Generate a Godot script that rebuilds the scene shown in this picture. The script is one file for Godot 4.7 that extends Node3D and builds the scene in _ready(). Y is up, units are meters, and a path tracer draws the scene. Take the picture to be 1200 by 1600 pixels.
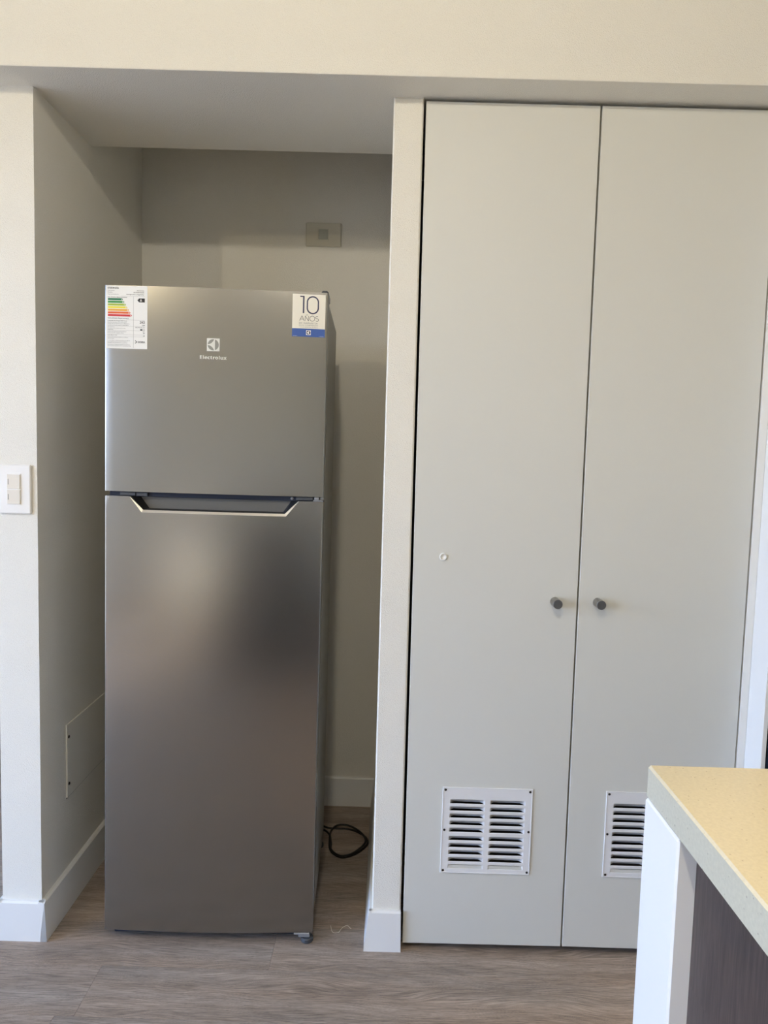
extends Node3D
# y up, metres; z = 0 is the front plane of the closet doors, the camera stands at z = 2

var M := {}
const FW := 0.595          # width of the refrigerator
const BULGE := 0.010       # how far its doors swell in the middle

# ------------------------------------------------------------------ helpers
func mb(smooth := false) -> SurfaceTool:
	var st := SurfaceTool.new()
	st.begin(Mesh.PRIMITIVE_TRIANGLES)
	st.set_smooth_group(0 if smooth else -1)
	return st

func tri(st: SurfaceTool, a: Vector3, b: Vector3, c: Vector3) -> void:   # counter-clockwise seen from outside
	for p in [a, c, b]:
		st.set_uv(Vector2(p.x + p.z * 0.37, p.y))
		st.add_vertex(p)

func quad(st: SurfaceTool, a: Vector3, b: Vector3, c: Vector3, d: Vector3) -> void:
	tri(st, a, b, c)
	tri(st, a, c, d)

func tri_uv(st: SurfaceTool, p: Array, t: Array) -> void:
	for k in [0, 2, 1]:
		st.set_uv(t[k])
		st.add_vertex(p[k])

func finish(st: SurfaceTool) -> ArrayMesh:
	st.generate_normals()
	return st.commit()

func put(called: String, mesh: Mesh, mat: Material, parent: Node = self, at := Vector3.ZERO) -> MeshInstance3D:
	var o := MeshInstance3D.new()
	o.name = called
	o.mesh = mesh
	o.material_override = mat
	o.position = at
	parent.add_child(o, true)
	return o

func obj(called: String, st: SurfaceTool, mat: Material, parent: Node = self, at := Vector3.ZERO) -> MeshInstance3D:
	return put(called, finish(st), mat, parent, at)

func thing(called: String, label: String, category: String, at := Vector3.ZERO, group := "") -> Node3D:
	var o := Node3D.new()
	o.name = called
	o.position = at
	add_child(o, true)
	return tag(o, label, category, group)

func tag(o: Node3D, label: String, category: String, group := "", kind := "") -> Node3D:
	if label:
		o.set_meta("label", label)
	if category:
		o.set_meta("category", category)
	if group:
		o.set_meta("group", group)
	if kind:
		o.set_meta("kind", kind)
	return o

func structure(o: Node3D, label: String, category: String) -> Node3D:
	return tag(o, label, category, "", "structure")

# a box with chamfered edges
func cbox(st: SurfaceTool, lo: Vector3, hi: Vector3, r := 0.0) -> void:
	var c := (lo + hi) / 2.0
	var h := (hi - lo) / 2.0
	if r <= 0.0:
		hexa(st, [Vector3(lo.x, lo.y, lo.z), Vector3(hi.x, lo.y, lo.z), Vector3(hi.x, hi.y, lo.z), Vector3(lo.x, hi.y, lo.z),
			Vector3(lo.x, lo.y, hi.z), Vector3(hi.x, lo.y, hi.z), Vector3(hi.x, hi.y, hi.z), Vector3(lo.x, hi.y, hi.z)])
		return
	var P := func(ax: int, s: Vector3) -> Vector3:   # corner s, on the face across axis ax
		var v := Vector3.ZERO
		for k in 3:
			v[k] = c[k] + s[k] * (h[k] - (0.0 if k == ax else r))
		return v
	for ax in 3:
		var u := (ax + 1) % 3
		var w := (ax + 2) % 3
		for s in [-1.0, 1.0]:
			var q := []
			for k in [[-1, -1], [1, -1], [1, 1], [-1, 1]]:
				var v := Vector3.ZERO
				v[ax] = s
				v[u] = k[0]
				v[w] = k[1]
				q.append(P.call(ax, v))
			if s > 0:
				quad(st, q[0], q[1], q[2], q[3])
			else:
				quad(st, q[3], q[2], q[1], q[0])
	for ax in 3:             # edges along axis ax
		var u := (ax + 1) % 3
		var w := (ax + 2) % 3
		for su in [-1.0, 1.0]:
			for sw in [-1.0, 1.0]:
				var a := Vector3.ZERO
				a[u] = su
				a[w] = sw
				var b := a
				a[ax] = -1
				b[ax] = 1
				var q := [P.call(u, a), P.call(u, b), P.call(w, b), P.call(w, a)]
				if su * sw > 0:
					q.reverse()
				quad(st, q[0], q[1], q[2], q[3])
	for sx in [-1.0, 1.0]:
		for sy in [-1.0, 1.0]:
			for sz in [-1.0, 1.0]:
				var s := Vector3(sx, sy, sz)
				if sx * sy * sz > 0:
					tri(st, P.call(0, s), P.call(1, s), P.call(2, s))
				else:
					tri(st, P.call(2, s), P.call(1, s), P.call(0, s))

# eight corners: 0-3 the back face (x-, x+ bottom; x+, x- top), 4-7 the front face likewise
func hexa(st: SurfaceTool, p: Array) -> void:
	quad(st, p[4], p[5], p[6], p[7])
	quad(st, p[1], p[0], p[3], p[2])
	quad(st, p[0], p[4], p[7], p[3])
	quad(st, p[5], p[1], p[2], p[6])
	quad(st, p[7], p[6], p[2], p[3])
	quad(st, p[0], p[1], p[5], p[4])

# a polygon (counter-clockwise, in x and y) between z0 and z1
func prism(st: SurfaceTool, poly: PackedVector2Array, z0: float, z1: float, turn := Transform3D.IDENTITY) -> void:
	var t := Geometry2D.triangulate_polygon(poly)
	for k in range(0, t.size(), 3):
		var a := poly[t[k]]
		var b := poly[t[k + 1]]
		var c := poly[t[k + 2]]
		if (b - a).cross(c - a) < 0:
			var s := b
			b = c
			c = s
		tri(st, turn * Vector3(a.x, a.y, z1), turn * Vector3(b.x, b.y, z1), turn * Vector3(c.x, c.y, z1))
		tri(st, turn * Vector3(c.x, c.y, z0), turn * Vector3(b.x, b.y, z0), turn * Vector3(a.x, a.y, z0))
	for k in poly.size():
		var a := poly[k]
		var b := poly[(k + 1) % poly.size()]
		quad(st, turn * Vector3(a.x, a.y, z0), turn * Vector3(b.x, b.y, z0), turn * Vector3(b.x, b.y, z1), turn * Vector3(a.x, a.y, z1))

# profile of (radius, height) turned about the axis of xf's y
func lathe(st: SurfaceTool, prof: Array, xf: Transform3D, n := 24) -> void:
	for k in prof.size() - 1:
		var p: Vector2 = prof[k]
		var q: Vector2 = prof[k + 1]
		for i in n:
			var a := TAU * i / n
			var b := TAU * (i + 1) / n
			var v := [xf * Vector3(p.x * cos(a), p.y, -p.x * sin(a)), xf * Vector3(p.x * cos(b), p.y, -p.x * sin(b)),
				xf * Vector3(q.x * cos(b), q.y, -q.x * sin(b)), xf * Vector3(q.x * cos(a), q.y, -q.x * sin(a))]
			if p.x > 0:
				tri(st, v[0], v[1], v[2])
			if q.x > 0:
				tri(st, v[0], v[2], v[3])

func tube(st: SurfaceTool, path: PackedVector3Array, r: float, n := 8) -> void:
	var rings := []
	for k in path.size():
		var d := (path[mini(k + 1, path.size() - 1)] - path[maxi(k - 1, 0)]).normalized()
		var s := d.cross(Vector3.UP).normalized() if absf(d.y) < 0.95 else d.cross(Vector3.RIGHT).normalized()
		var t := s.cross(d)
		var ring := []
		for i in n:
			ring.append(path[k] + (s * cos(TAU * i / n) + t * sin(TAU * i / n)) * r)
		rings.append(ring)
	for k in rings.size() - 1:
		for i in n:
			var j := (i + 1) % n
			quad(st, rings[k][j], rings[k][i], rings[k + 1][i], rings[k + 1][j])
	for i in range(1, n - 1):
		tri(st, rings[0][0], rings[0][i], rings[0][i + 1])
		tri(st, rings[-1][0], rings[-1][i + 1], rings[-1][i])

func smooth_path(pts: Array, steps := 8) -> PackedVector3Array:
	var out := PackedVector3Array()
	for k in pts.size() - 1:
		var a: Vector3 = pts[maxi(k - 1, 0)]
		var b: Vector3 = pts[k]
		var c: Vector3 = pts[k + 1]
		var d: Vector3 = pts[mini(k + 2, pts.size() - 1)]
		for i in steps:
			out.append(b.cubic_interpolate(c, a, d, float(i) / steps))
	out.append(pts[-1])
	return out

# ------------------------------------------------------------------ materials
func mat(called: String, c: Color, rough := 0.6, metal := 0.0) -> StandardMaterial3D:
	var m := StandardMaterial3D.new()
	m.resource_name = called
	m.albedo_color = c
	m.roughness = rough
	m.metallic = metal
	M[called] = m
	return m

func rgb(r: int, g: int, b: int) -> Color:
	return Color8(r, g, b)

func noise(s: int, freq: float, oct := 3) -> FastNoiseLite:
	var n := FastNoiseLite.new()
	n.seed = s
	n.noise_type = FastNoiseLite.TYPE_SIMPLEX_SMOOTH
	n.frequency = freq
	n.fractal_octaves = oct
	return n

# woven vinyl: threads across and along, of uneven thickness
func weave(s: int, size: int, along: float, across: float) -> ImageTexture:
	var n := noise(s, 1.0, 2)
	var im := Image.create(size, size, false, Image.FORMAT_L8)
	for y in size:
		for x in size:
			var u := TAU * x / size
			var w := TAU * y / size
			# on a torus, so that the pattern repeats without a seam
			var a := n.get_noise_3d(cos(u) * along, sin(u) * along, y * across / size * 6.0) * (1.0 - float(y) / size) + n.get_noise_3d(cos(u) * along, sin(u) * along, (y - size) * across / size * 6.0) * float(y) / size
			var b := n.get_noise_3d(cos(w) * along + 40.0, sin(w) * along, x * across / size * 6.0) * (1.0 - float(x) / size) + n.get_noise_3d(cos(w) * along + 40.0, sin(w) * along, (x - size) * across / size * 6.0) * float(x) / size
			im.set_pixel(x, y, Color.from_hsv(0, 0, clampf(0.5 + 0.7 * a + 0.35 * b, 0, 1)))
	return ImageTexture.create_from_image(im)

func plank_texture(s: int) -> ImageTexture:
	var w := 1536
	var h := 192
	var fine := noise(s, 1.0, 3)
	var slow := noise(s + 50, 1.0, 2)
	var rng := RandomNumberGenerator.new()
	rng.seed = s
	var im := Image.create(w, h, false, Image.FORMAT_RGB8)
	var heart := rng.randf_range(0.3, 0.7)
	var spots := []
	for k in 5:
		spots.append(Vector2(rng.randf_range(0.05, 1.5), rng.randf_range(0.15, 0.85)))
	for y in h:
		for x in w:
			var u := 1.5 * x / w                      # metres along
			var v := float(y) / h                     # 0 to 1 across 0.18 m
			var bend := slow.get_noise_2d(u * 2.2, v * 1.2)
			var knot := 0.0
			for k: Vector2 in spots:
				var d := Vector2((u - k.x) * 4.5, (v - k.y) * 2.2).length()
				knot += exp(-d * d * 9.0)
			var ring := absf(v - heart + 0.25 * bend) * 7.0 + 0.9 * slow.get_noise_2d(u * 3.0 + 9.0, v) + u * 0.8 + 1.5 * knot
			var g := 0.5 + 0.5 * sin(TAU * ring)
			var arch := pow(g, 3.0) * clampf(0.35 + 1.2 * slow.get_noise_2d(u * 1.7 + 30.0, v * 2.0) + 0.5 * knot, 0.0, 1.0)
			var streak := fine.get_noise_2d(u * 9.0, v * 70.0 + bend * 9.0)
			var pore := maxf(0.0, fine.get_noise_2d(u * 26.0 + 70.0, v * 150.0) - 0.28) * 1.4
			var tone := 1.0 + 0.29 * streak + 0.13 * slow.get_noise_2d(u * 1.2 + 5.0, v * 3.0 + 5.0) + 0.05 * arch - 0.10 * (1.0 - g) * arch - 0.34 * pore - 0.12 * clampf(knot - 0.8, 0.0, 0.5)
			var warm := slow.get_noise_2d(u * 0.9 + 80.0, v * 1.5)
			im.set_pixel(x, y, Color(0.60 * tone * (1.0 + 0.03 * warm), 0.543 * tone, 0.495 * tone * (1.0 - 0.03 * warm)))
	return ImageTexture.create_from_image(im)

func dark_wood_texture() -> ImageTexture:
	var w := 512
	var n := noise(31, 1.0, 3)
	var im := Image.create(w, w, false, Image.FORMAT_RGB8)
	for y in w:
		for x in w:
			var a := n.get_noise_2d(x * 0.16, y * 0.006)
			var b := n.get_noise_2d(x * 0.5 + 300.0, y * 0.02)
			var t := 1.0 + 0.22 * a + 0.2 * b
			im.set_pixel(x, y, Color(0.275 * t, 0.236 * t, 0.226 * t))
	return ImageTexture.create_from_image(im)

func quartz_texture() -> ImageTexture:
	var w := 768
	var n := noise(8, 0.06, 3)
	var rng := RandomNumberGenerator.new()
	rng.seed = 5
	var im := Image.create(w, w, false, Image.FORMAT_RGB8)
	for y in w:
		for x in w:
			var t := 1.0 + 0.035 * n.get_noise_2d(x, y) + 0.02 * n.get_noise_2d(x * 6.0, y * 6.0)
			im.set_pixel(x, y, Color(0.775 * t, 0.76 * t, 0.685 * t))
	for k in 240:
		var c := Vector2(rng.randf() * w, rng.randf() * w)
		var r := rng.randf_range(0.5, 2.0) if k % 5 else rng.randf_range(1.6, 3.0)
		var d := rng.randf_range(0.25, 0.7)
		for y in range(int(c.y - r - 1), int(c.y + r + 2)):
			for x in range(int(c.x - r - 1), int(c.x + r + 2)):
				var f := clampf(r + 0.5 - Vector2(x - c.x, y - c.y).length(), 0, 1) * d
				var at := Vector2i(posmod(x, w), posmod(y, w))
				im.set_pixelv(at, im.get_pixelv(at).lerp(Color(0.42, 0.38, 0.32), f))
	return ImageTexture.create_from_image(im)

func tri_map(m: StandardMaterial3D, scale: float) -> void:
	m.uv1_triplanar = true
	m.uv1_world_triplanar = true
	m.uv1_scale = Vector3.ONE * scale

func make_materials() -> void:
	var vinyl := weave(3, 384, 16.0, 10.0)
	var w := mat("wall_vinyl", rgb(230, 227, 217), 0.75)
	tri_map(w, 5.0)
	w.heightmap_enabled = true
	w.heightmap_texture = vinyl
	w.heightmap_scale = 0.09
	var t := mat("paint_white", rgb(231, 231, 228), 0.45)
	t.metallic_specular = 0.4
	var d := mat("door_lacquer", rgb(211, 211, 204), 0.5)
	tri_map(d, 5.0)
	d.heightmap_enabled = true
	d.heightmap_texture = vinyl
	d.heightmap_scale = 0.006
	mat("leg_lacquer", rgb(236, 236, 234), 0.35)
	mat("ceiling_paint", rgb(232, 229, 222), 0.8)
	mat("grille_white", rgb(226, 226, 226), 0.4)
	mat("plate_white", rgb(235, 233, 228), 0.35)
	mat("plate_beige", rgb(206, 201, 183), 0.45)
	mat("insert_grey", rgb(172, 172, 158), 0.5)
	mat("rocker_ivory", rgb(222, 214, 198), 0.4)
	mat("grey_plastic", rgb(120, 122, 116), 0.5)
	mat("closet_shade", rgb(45, 42, 40), 0.9)  # closet shade put into the colour, keeps slots and gaps black
	mat("screw_dark", rgb(38, 34, 32), 0.4, 0.6)
	mat("brushed_nickel", rgb(150, 148, 144), 0.3, 1.0)
	mat("nickel_face", rgb(112, 114, 118), 0.42, 0.9)
	mat("clear_bumper", rgb(228, 228, 222), 0.12)
	var steel := mat("dark_steel", rgb(154, 153, 149), 0.245, 1.0)
	steel.anisotropy_enabled = true
	steel.anisotropy = 0.4
	mat("steel_side", rgb(158, 156, 148), 0.42, 0.25)
	mat("black_plastic", rgb(26, 28, 33), 0.5)
	mat("charcoal_plastic", rgb(72, 76, 82), 0.45)
	mat("recess_grey", rgb(100, 100, 97), 0.5)
	mat("base_blue", rgb(26, 36, 56), 0.6)
	mat("hinge_grey", rgb(150, 154, 160), 0.4, 0.4)
	mat("bright_trim", rgb(226, 222, 212), 0.28, 0.9)
	mat("cable_black", rgb(20, 19, 18), 0.5)
	mat("lint", rgb(214, 206, 190), 0.9)
	mat("label_white", rgb(232, 232, 228), 0.45)
	mat("label_cream", rgb(232, 228, 214), 0.4)
	mat("ink_black", rgb(24, 24, 26), 0.5)
	mat("ink_grey", rgb(128, 128, 128), 0.5)
	mat("ink_navy", rgb(24, 30, 74), 0.45)
	mat("ink_blue", rgb(38, 82, 158), 0.4)
	mat("emblem_light", rgb(222, 222, 214), 0.4)
	mat("emblem_grey", rgb(140, 140, 132), 0.4)
	for k in 7:
		mat("arrow_%d" % k, [rgb(10, 112, 72), rgb(52, 146, 66), rgb(160, 186, 62), rgb(228, 216, 56), rgb(226, 166, 58), rgb(220, 98, 44), rgb(204, 34, 44)][k], 0.45)
	var wood := mat("dark_wood", Color.WHITE, 0.42)
	wood.albedo_texture = dark_wood_texture()
	tri_map(wood, 1.6)
	var q := mat("quartz", Color.WHITE, 0.28)
	q.albedo_texture = quartz_texture()
	tri_map(q, 2.6)
	for k in 3:
		var p := mat("plank_%d" % k, Color.WHITE, 0.5)
		p.albedo_texture = plank_texture(11 + k * 7)
		p.metallic_specular = 0.4
	mat("groove", rgb(60, 54, 50), 0.9)
	mat("navy_glass", rgb(26, 40, 66), 0.15)
	mat("aluminium", rgb(172, 174, 178), 0.4, 0.5)
	var g := mat("clear_glass", Color(0.95, 0.98, 1.0, 0.08), 0.05)
	g.transparency = BaseMaterial3D.TRANSPARENCY_ALPHA
	var glow := mat("lamp_glow", rgb(255, 236, 205), 0.5)
	glow.emission_enabled = true
	glow.emission = rgb(255, 226, 180)
	glow.emission_energy_multiplier = 2.0
	mat("stand_in_dark", rgb(34, 34, 36), 0.9)
	mat("balcony_grey", rgb(150, 148, 144), 0.9)

# ------------------------------------------------------------------ the place
func _ready() -> void:
	var cam := Camera3D.new()
	cam.name = "camera"
	cam.position = Vector3(0, 1.4182, 2.0063)
	cam.rotation = Vector3(-0.0821, 0.0027, 0.0277)
	cam.fov = rad_to_deg(2.0 * atan(800.0 / 1155.97))
	cam.near = 0.02
	add_child(cam)
	cam.current = true

	var env := Environment.new()
	env.background_mode = Environment.BG_SKY
	var sky := ProceduralSkyMaterial.new()
	sky.sky_top_color = rgb(140, 180, 238)
	sky.sky_horizon_color = rgb(200, 216, 244)
	sky.ground_horizon_color = rgb(190, 204, 224)
	sky.ground_bottom_color = rgb(150, 152, 156)
	sky.sky_energy_multiplier = 2.65
	sky.ground_energy_multiplier = 2.1
	env.sky = Sky.new()
	env.sky.sky_material = sky
	env.tonemap_mode = Environment.TONE_MAPPER_LINEAR
	env.tonemap_exposure = 1.44
	env.sdfgi_enabled = true
	env.ssao_enabled = true
	env.ssil_enabled = true
	var we := WorldEnvironment.new()
	we.name = "surroundings"
	we.environment = env
	add_child(we)

	var sun := DirectionalLight3D.new()
	sun.name = "sun"
	sun.look_at_from_position(Vector3.ZERO, Vector3(1.0, -0.80, 1.5))
	sun.light_color = rgb(255, 246, 234)
	sun.light_energy = 3.4
	sun.light_angular_distance = 0.6
	sun.shadow_enabled = true
	add_child(sun)

	make_materials()
	build_shell()
	build_floor()
	build_lamp(Vector3(-0.15, 2.70, 2.02), 1.25, "round warm ceiling downlight nearest above the camera position", rgb(255, 244, 222))
	build_lamp(Vector3(0.95, 2.70, 1.45), 1.8, "round warm ceiling downlight straight above the kitchen island", rgb(255, 212, 122), 32.0)
	build_lamp(Vector3(-1.9, 2.70, 2.70), 1.0, "unseen ceiling downlight behind the camera, added to brighten the rear wall", rgb(255, 236, 196))  # added fill lamp, brightens the rear wall mirrored in the steel
	build_closet()
	build_fridge()
	build_island()
	build_wall_fittings()
	build_small_things()
	build_rear_room()

func build_lamp(at: Vector3, energy: float, label: String, tint: Color, cone := 0.0) -> void:
	var o := thing("ceiling_lamp", label, "lamp", at, "ceiling downlights")
	var xf := Transform3D(Basis(Vector3.RIGHT, PI), Vector3.ZERO)
	var st := mb()
	lathe(st, [Vector2(0.046, 0.0), Vector2(0.062, 0.0), Vector2(0.060, 0.008), Vector2(0.046, 0.010), Vector2(0.046, 0.0)], xf, 32)
	obj("trim_ring", st, M.paint_white, o)
	st = mb()
	lathe(st, [Vector2(0.0, 0.001), Vector2(0.044, 0.001), Vector2(0.044, 0.006), Vector2(0.0, 0.007)], xf, 32)
	obj("diffuser", st, M.lamp_glow, o)
	var l: Light3D = OmniLight3D.new() if cone == 0.0 else SpotLight3D.new()
	l.name = "glow"
	if l is SpotLight3D:
		l.rotation.x = -PI / 2
		l.spot_angle = cone
		l.spot_angle_attenuation = 0.6
		l.spot_range = 14.0
		l.spot_attenuation = 2.0
	else:
		l.omni_range = 14.0
		l.omni_attenuation = 2.0
	l.position = Vector3(0, -0.019, 0)
	l.light_color = tint
	l.light_energy = energy
	l.light_size = 0.04
	l.shadow_enabled = true
	o.add_child(l)

func build_shell() -> void:
	const TOP := 2.70
	# pier to the left of the refrigerator niche
	var st := mb()
	# its outline seen from the side, pushed through its thickness
	prism(st, PackedVector2Array([Vector2(0, 0), Vector2(0.97, 0), Vector2(0.97, TOP), Vector2(0.3805, TOP), Vector2(0.3805, 2.339), Vector2(0, 2.339)]), -1.0612, -0.950, Transform3D(Basis(Vector3.UP, PI / 2), Vector3.ZERO))
	structure(obj("wall_left", st, M.wall_vinyl), "cream vinyl-covered wall end left of the refrigerator niche", "wall")
	st = mb()
	cbox(st, Vector3(-0.9495, 0, -0.97), Vector3(-0.0092, TOP, -0.8562))
	structure(obj("wall_back", st, M.wall_vinyl), "shaded beige back wall of the refrigerator niche", "wall")
	# post between niche and closet, slightly out of plumb
	st = mb()
	var b := 0.004
	hexa(st, [Vector3(-0.0092, 0, -0.97), Vector3(0.0735, 0, -0.97), Vector3(0.0690, 2.339, -0.97), Vector3(-0.0092, 2.339, -0.97),
		Vector3(-0.0092, 0, -b), Vector3(0.0735, 0, -b), Vector3(0.0690, 2.339, -b), Vector3(-0.0092, 2.339, -b)])
	cbox(st, Vector3(-0.0092, 2.3395, -0.97), Vector3(0.0690, TOP, -0.3805))
	hexa(st, [Vector3(-0.0092, 0, -b), Vector3(0.0735, 0, -b), Vector3(0.0690, 2.337, -b), Vector3(-0.0092, 2.337, -b),
		Vector3(-0.0092 + b, 0, 0), Vector3(0.0735 - b, 0, 0), Vector3(0.0690 - b, 2.337 - b, 0), Vector3(-0.0092 + b, 2.337 - b, 0)])
	structure(obj("wall_middle", st, M.wall_vinyl), "narrow cream post between the refrigerator niche and the closet doors", "wall")
	# beam over niche and closet
	st = mb()
	cbox(st, Vector3(-3.0, 2.339, -0.38), Vector3(2.3, TOP, 0.105), 0.0015)
	structure(obj("wall_upper", st, M.wall_vinyl), "cream bulkhead running across above the niche and the closet doors", "wall")
	# closet
	st = mb()
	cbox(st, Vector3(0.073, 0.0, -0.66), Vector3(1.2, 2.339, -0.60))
	structure(obj("wall_closet", st, M.closet_shade), "back wall inside the closet, its shade painted dark", "wall")
	# the rest of the room, mostly behind and beside the camera
	st = mb()
	cbox(st, Vector3(-3.0, TOP, -2.6), Vector3(2.3, TOP + 0.1, 5.1))
	structure(obj("ceiling", st, M.ceiling_paint), "white painted ceiling of the room", "ceiling")
	st = mb()
	cbox(st, Vector3(-3.0, 0, 5.0), Vector3(2.3, TOP, 5.1))
	structure(obj("wall_rear", st, M.wall_vinyl), "plain cream wall behind the camera", "wall")
	st = mb()
	cbox(st, Vector3(2.2, 0, -0.97), Vector3(2.3, TOP, 5.0))
	cbox(st, Vector3(1.2, 0, -0.97), Vector3(2.2, TOP, -0.87))
	structure(obj("wall_right", st, M.wall_vinyl), "plain cream wall to the right of the camera", "wall")
	st = mb()
	cbox(st, Vector3(-3.0, 0, -2.6), Vector3(-1.06, TOP, -2.5))
	cbox(st, Vector3(-1.16, 0, -2.5), Vector3(-1.06, TOP, -0.97))
	cbox(st, Vector3(-1.06, 0, -1.07), Vector3(1.2, TOP, -0.97))
	structure(obj("wall_passage", st, M.wall_vinyl), "cream wall at the end of the passage left of the pier", "wall")
	# left side: a wall with a wide balcony window
	st = mb()
	cbox(st, Vector3(-3.1, 0, -2.6), Vector3(-3.0, TOP, -0.1))
	cbox(st, Vector3(-3.1, 0, 3.5), Vector3(-3.0, TOP, 5.1))
	cbox(st, Vector3(-3.1, 2.35, -0.1), Vector3(-3.0, TOP, 3.5))
	cbox(st, Vector3(-3.1, 0, -0.1), Vector3(-3.0, 0.08, 3.5))
	structure(obj("wall_window_side", st, M.wall_vinyl), "cream wall with the wide balcony window, left of the camera", "wall")
	var win := Node3D.new()
	win.name = "window_1"
	win.position = Vector3(-3.05, 0.08, -0.1)
	add_child(win)
	structure(win, "wide white framed balcony window left of the camera", "window")
	st = mb()
	for z in [0.0, 1.175, 2.375, 3.55]:
		cbox(st, Vector3(-0.03, 0, z), Vector3(0.03, 2.27, z + 0.05), 0.004)
	for y in [0.0, 2.22]:
		for k in 3:
			cbox(st, Vector3(-0.029, y, 0.05 + 1.19 * k), Vector3(0.029, y + 0.05, 1.19 * k + 1.18), 0.004)
	obj("window_frame", st, M.aluminium, win)
	for k in 3:
		st = mb()
		quad(st, Vector3(0, 0.05, 0.05 + 1.19 * k), Vector3(0, 0.05, 1.18 + 1.19 * k), Vector3(0, 2.22, 1.18 + 1.19 * k), Vector3(0, 2.22, 0.05 + 1.19 * k))
		obj("pane", st, M.clear_glass, win)
	# balcony outside, with an unseen slab added above to block high sky
	st = mb()
	cbox(st, Vector3(-4.2, 2.55, -1.2), Vector3(-3.1, 2.72, 4.8))
	structure(obj("added_balcony_overhang", st, M.balcony_grey), "unseen grey slab added over the balcony to block high sky", "balcony")
	st = mb()
	cbox(st, Vector3(-4.2, -0.2, -1.2), Vector3(-3.1, 0.0, 4.8))
	structure(obj("balcony_floor", st, M.balcony_grey), "grey floor slab of the balcony outside the window", "balcony")
	# baseboards
	st = mb()
	board(st, [Vector3(-1.075, 0, 0.0134), Vector3(-0.9309, 0, 0.0134)], [Vector3(-1.074, 0.1165, 0.0132), Vector3(-0.9365, 0.1165, 0.0132)], Vector3(0, 0, -0.0134))
	board(st, [Vector3(-0.9309, 0, 0.0134), Vector3(-0.9309, 0, -0.8562)], [Vector3(-0.9365, 0.1165, 0.0132), Vector3(-0.9365, 0.1165, -0.8562)], Vector3(-0.0185, 0, 0))
	board(st, [Vector3(-1.075, 0, -0.97), Vector3(-1.075, 0, 0.0134)], [Vector3(-1.074, 0.1165, -0.97), Vector3(-1.074, 0.1165, 0.0132)], Vector3(0.0135, 0, 0))
	structure(obj("baseboard_left", st, M.paint_white), "white baseboard wrapped round the foot of the left wall end", "baseboard")
	st = mb()
	board(st, [Vector3(-0.9305, 0, -0.843), Vector3(-0.0235, 0, -0.843)], [Vector3(-0.936, 0.117, -0.843), Vector3(-0.0175, 0.117, -0.843)], Vector3(0, 0, -0.013))
	structure(obj("baseboard_back", st, M.paint_white), "white baseboard along the back wall of the niche", "baseboard")
	st = mb()
	board(st, [Vector3(-0.0296, 0, 0.0134), Vector3(0.0760, 0, 0.0134)], [Vector3(-0.0174, 0.119, 0.0132), Vector3(0.0735, 0.119, 0.0132)], Vector3(0, 0, -0.0134))
	board(st, [Vector3(-0.0296, 0, -0.843), Vector3(-0.0296, 0, 0.0134)], [Vector3(-0.0174, 0.119, -0.843), Vector3(-0.0174, 0.119, 0.0132)], Vector3(0.0082, 0, 0))
	structure(obj("baseboard_middle", st, M.paint_white), "white baseboard at the foot of the post, flaring out on its left", "baseboard")
	# the casing beside the right closet door and what stands beyond it
	st = mb()
	cbox(st, Vector3(0.998, 0.0, -0.59), Vector3(1.0194, 2.339, 0.0), 0.0012)
	structure(obj("trim_2", st, M.paint_white), "narrow white jamb strip right of the right closet door", "trim")
	st = mb()
	cbox(st, Vector3(1.0195, 0, -0.59), Vector3(1.0322, 2.339, 0.086), 0.0012)
	structure(obj("trim_1", st, M.paint_white), "white upright panel projecting beside the right closet door", "trim")
	var tall := thing("tall_cabinet", "tall cabinet with a dark blue front at the right edge of the photo", "cabinet", Vector3(1.0335, 0, 0))
	st = mb()
	cbox(st, Vector3(0, 0.0, -0.58), Vector3(0.60, 2.33, 0.060), 0.001)
	obj("body", st, M.paint_white, tall)
	st = mb()
	cbox(st, Vector3(0.0045, 0.09, 0.061), Vector3(0.597, 2.325, 0.080), 0.001)
	obj("cabinet_front", st, M.navy_glass, tall)

# a board standing from a to b at floor height to c to d on top (both seen from its front, left to right), with its top edge bevelled; back is the way to the wall
func board(st: SurfaceTool, foot: Array, top: Array, back: Vector3) -> void:
	var lip := Vector3(0, 0.004, 0) + back * 0.30
	var a: Vector3 = foot[0]
	var b: Vector3 = foot[1]
	var c: Vector3 = top[1] - Vector3(0, 0.004, 0)
	var d: Vector3 = top[0] - Vector3(0, 0.004, 0)
	quad(st, a, b, c, d)
	quad(st, d, c, c + lip, d + lip)
	var c2 := Vector3(c.x, c.y + 0.004, c.z) + back
	var d2 := Vector3(d.x, d.y + 0.004, d.z) + back
	quad(st, d + lip, c + lip, c2, d2)
	quad(st, b, b + back, c2, c)
	tri(st, c, c2, c + lip)
	quad(st, a + back, a, d, d2)
	tri(st, d, d + lip, d2)
	quad(st, b + back, a + back, d2, c2)

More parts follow.
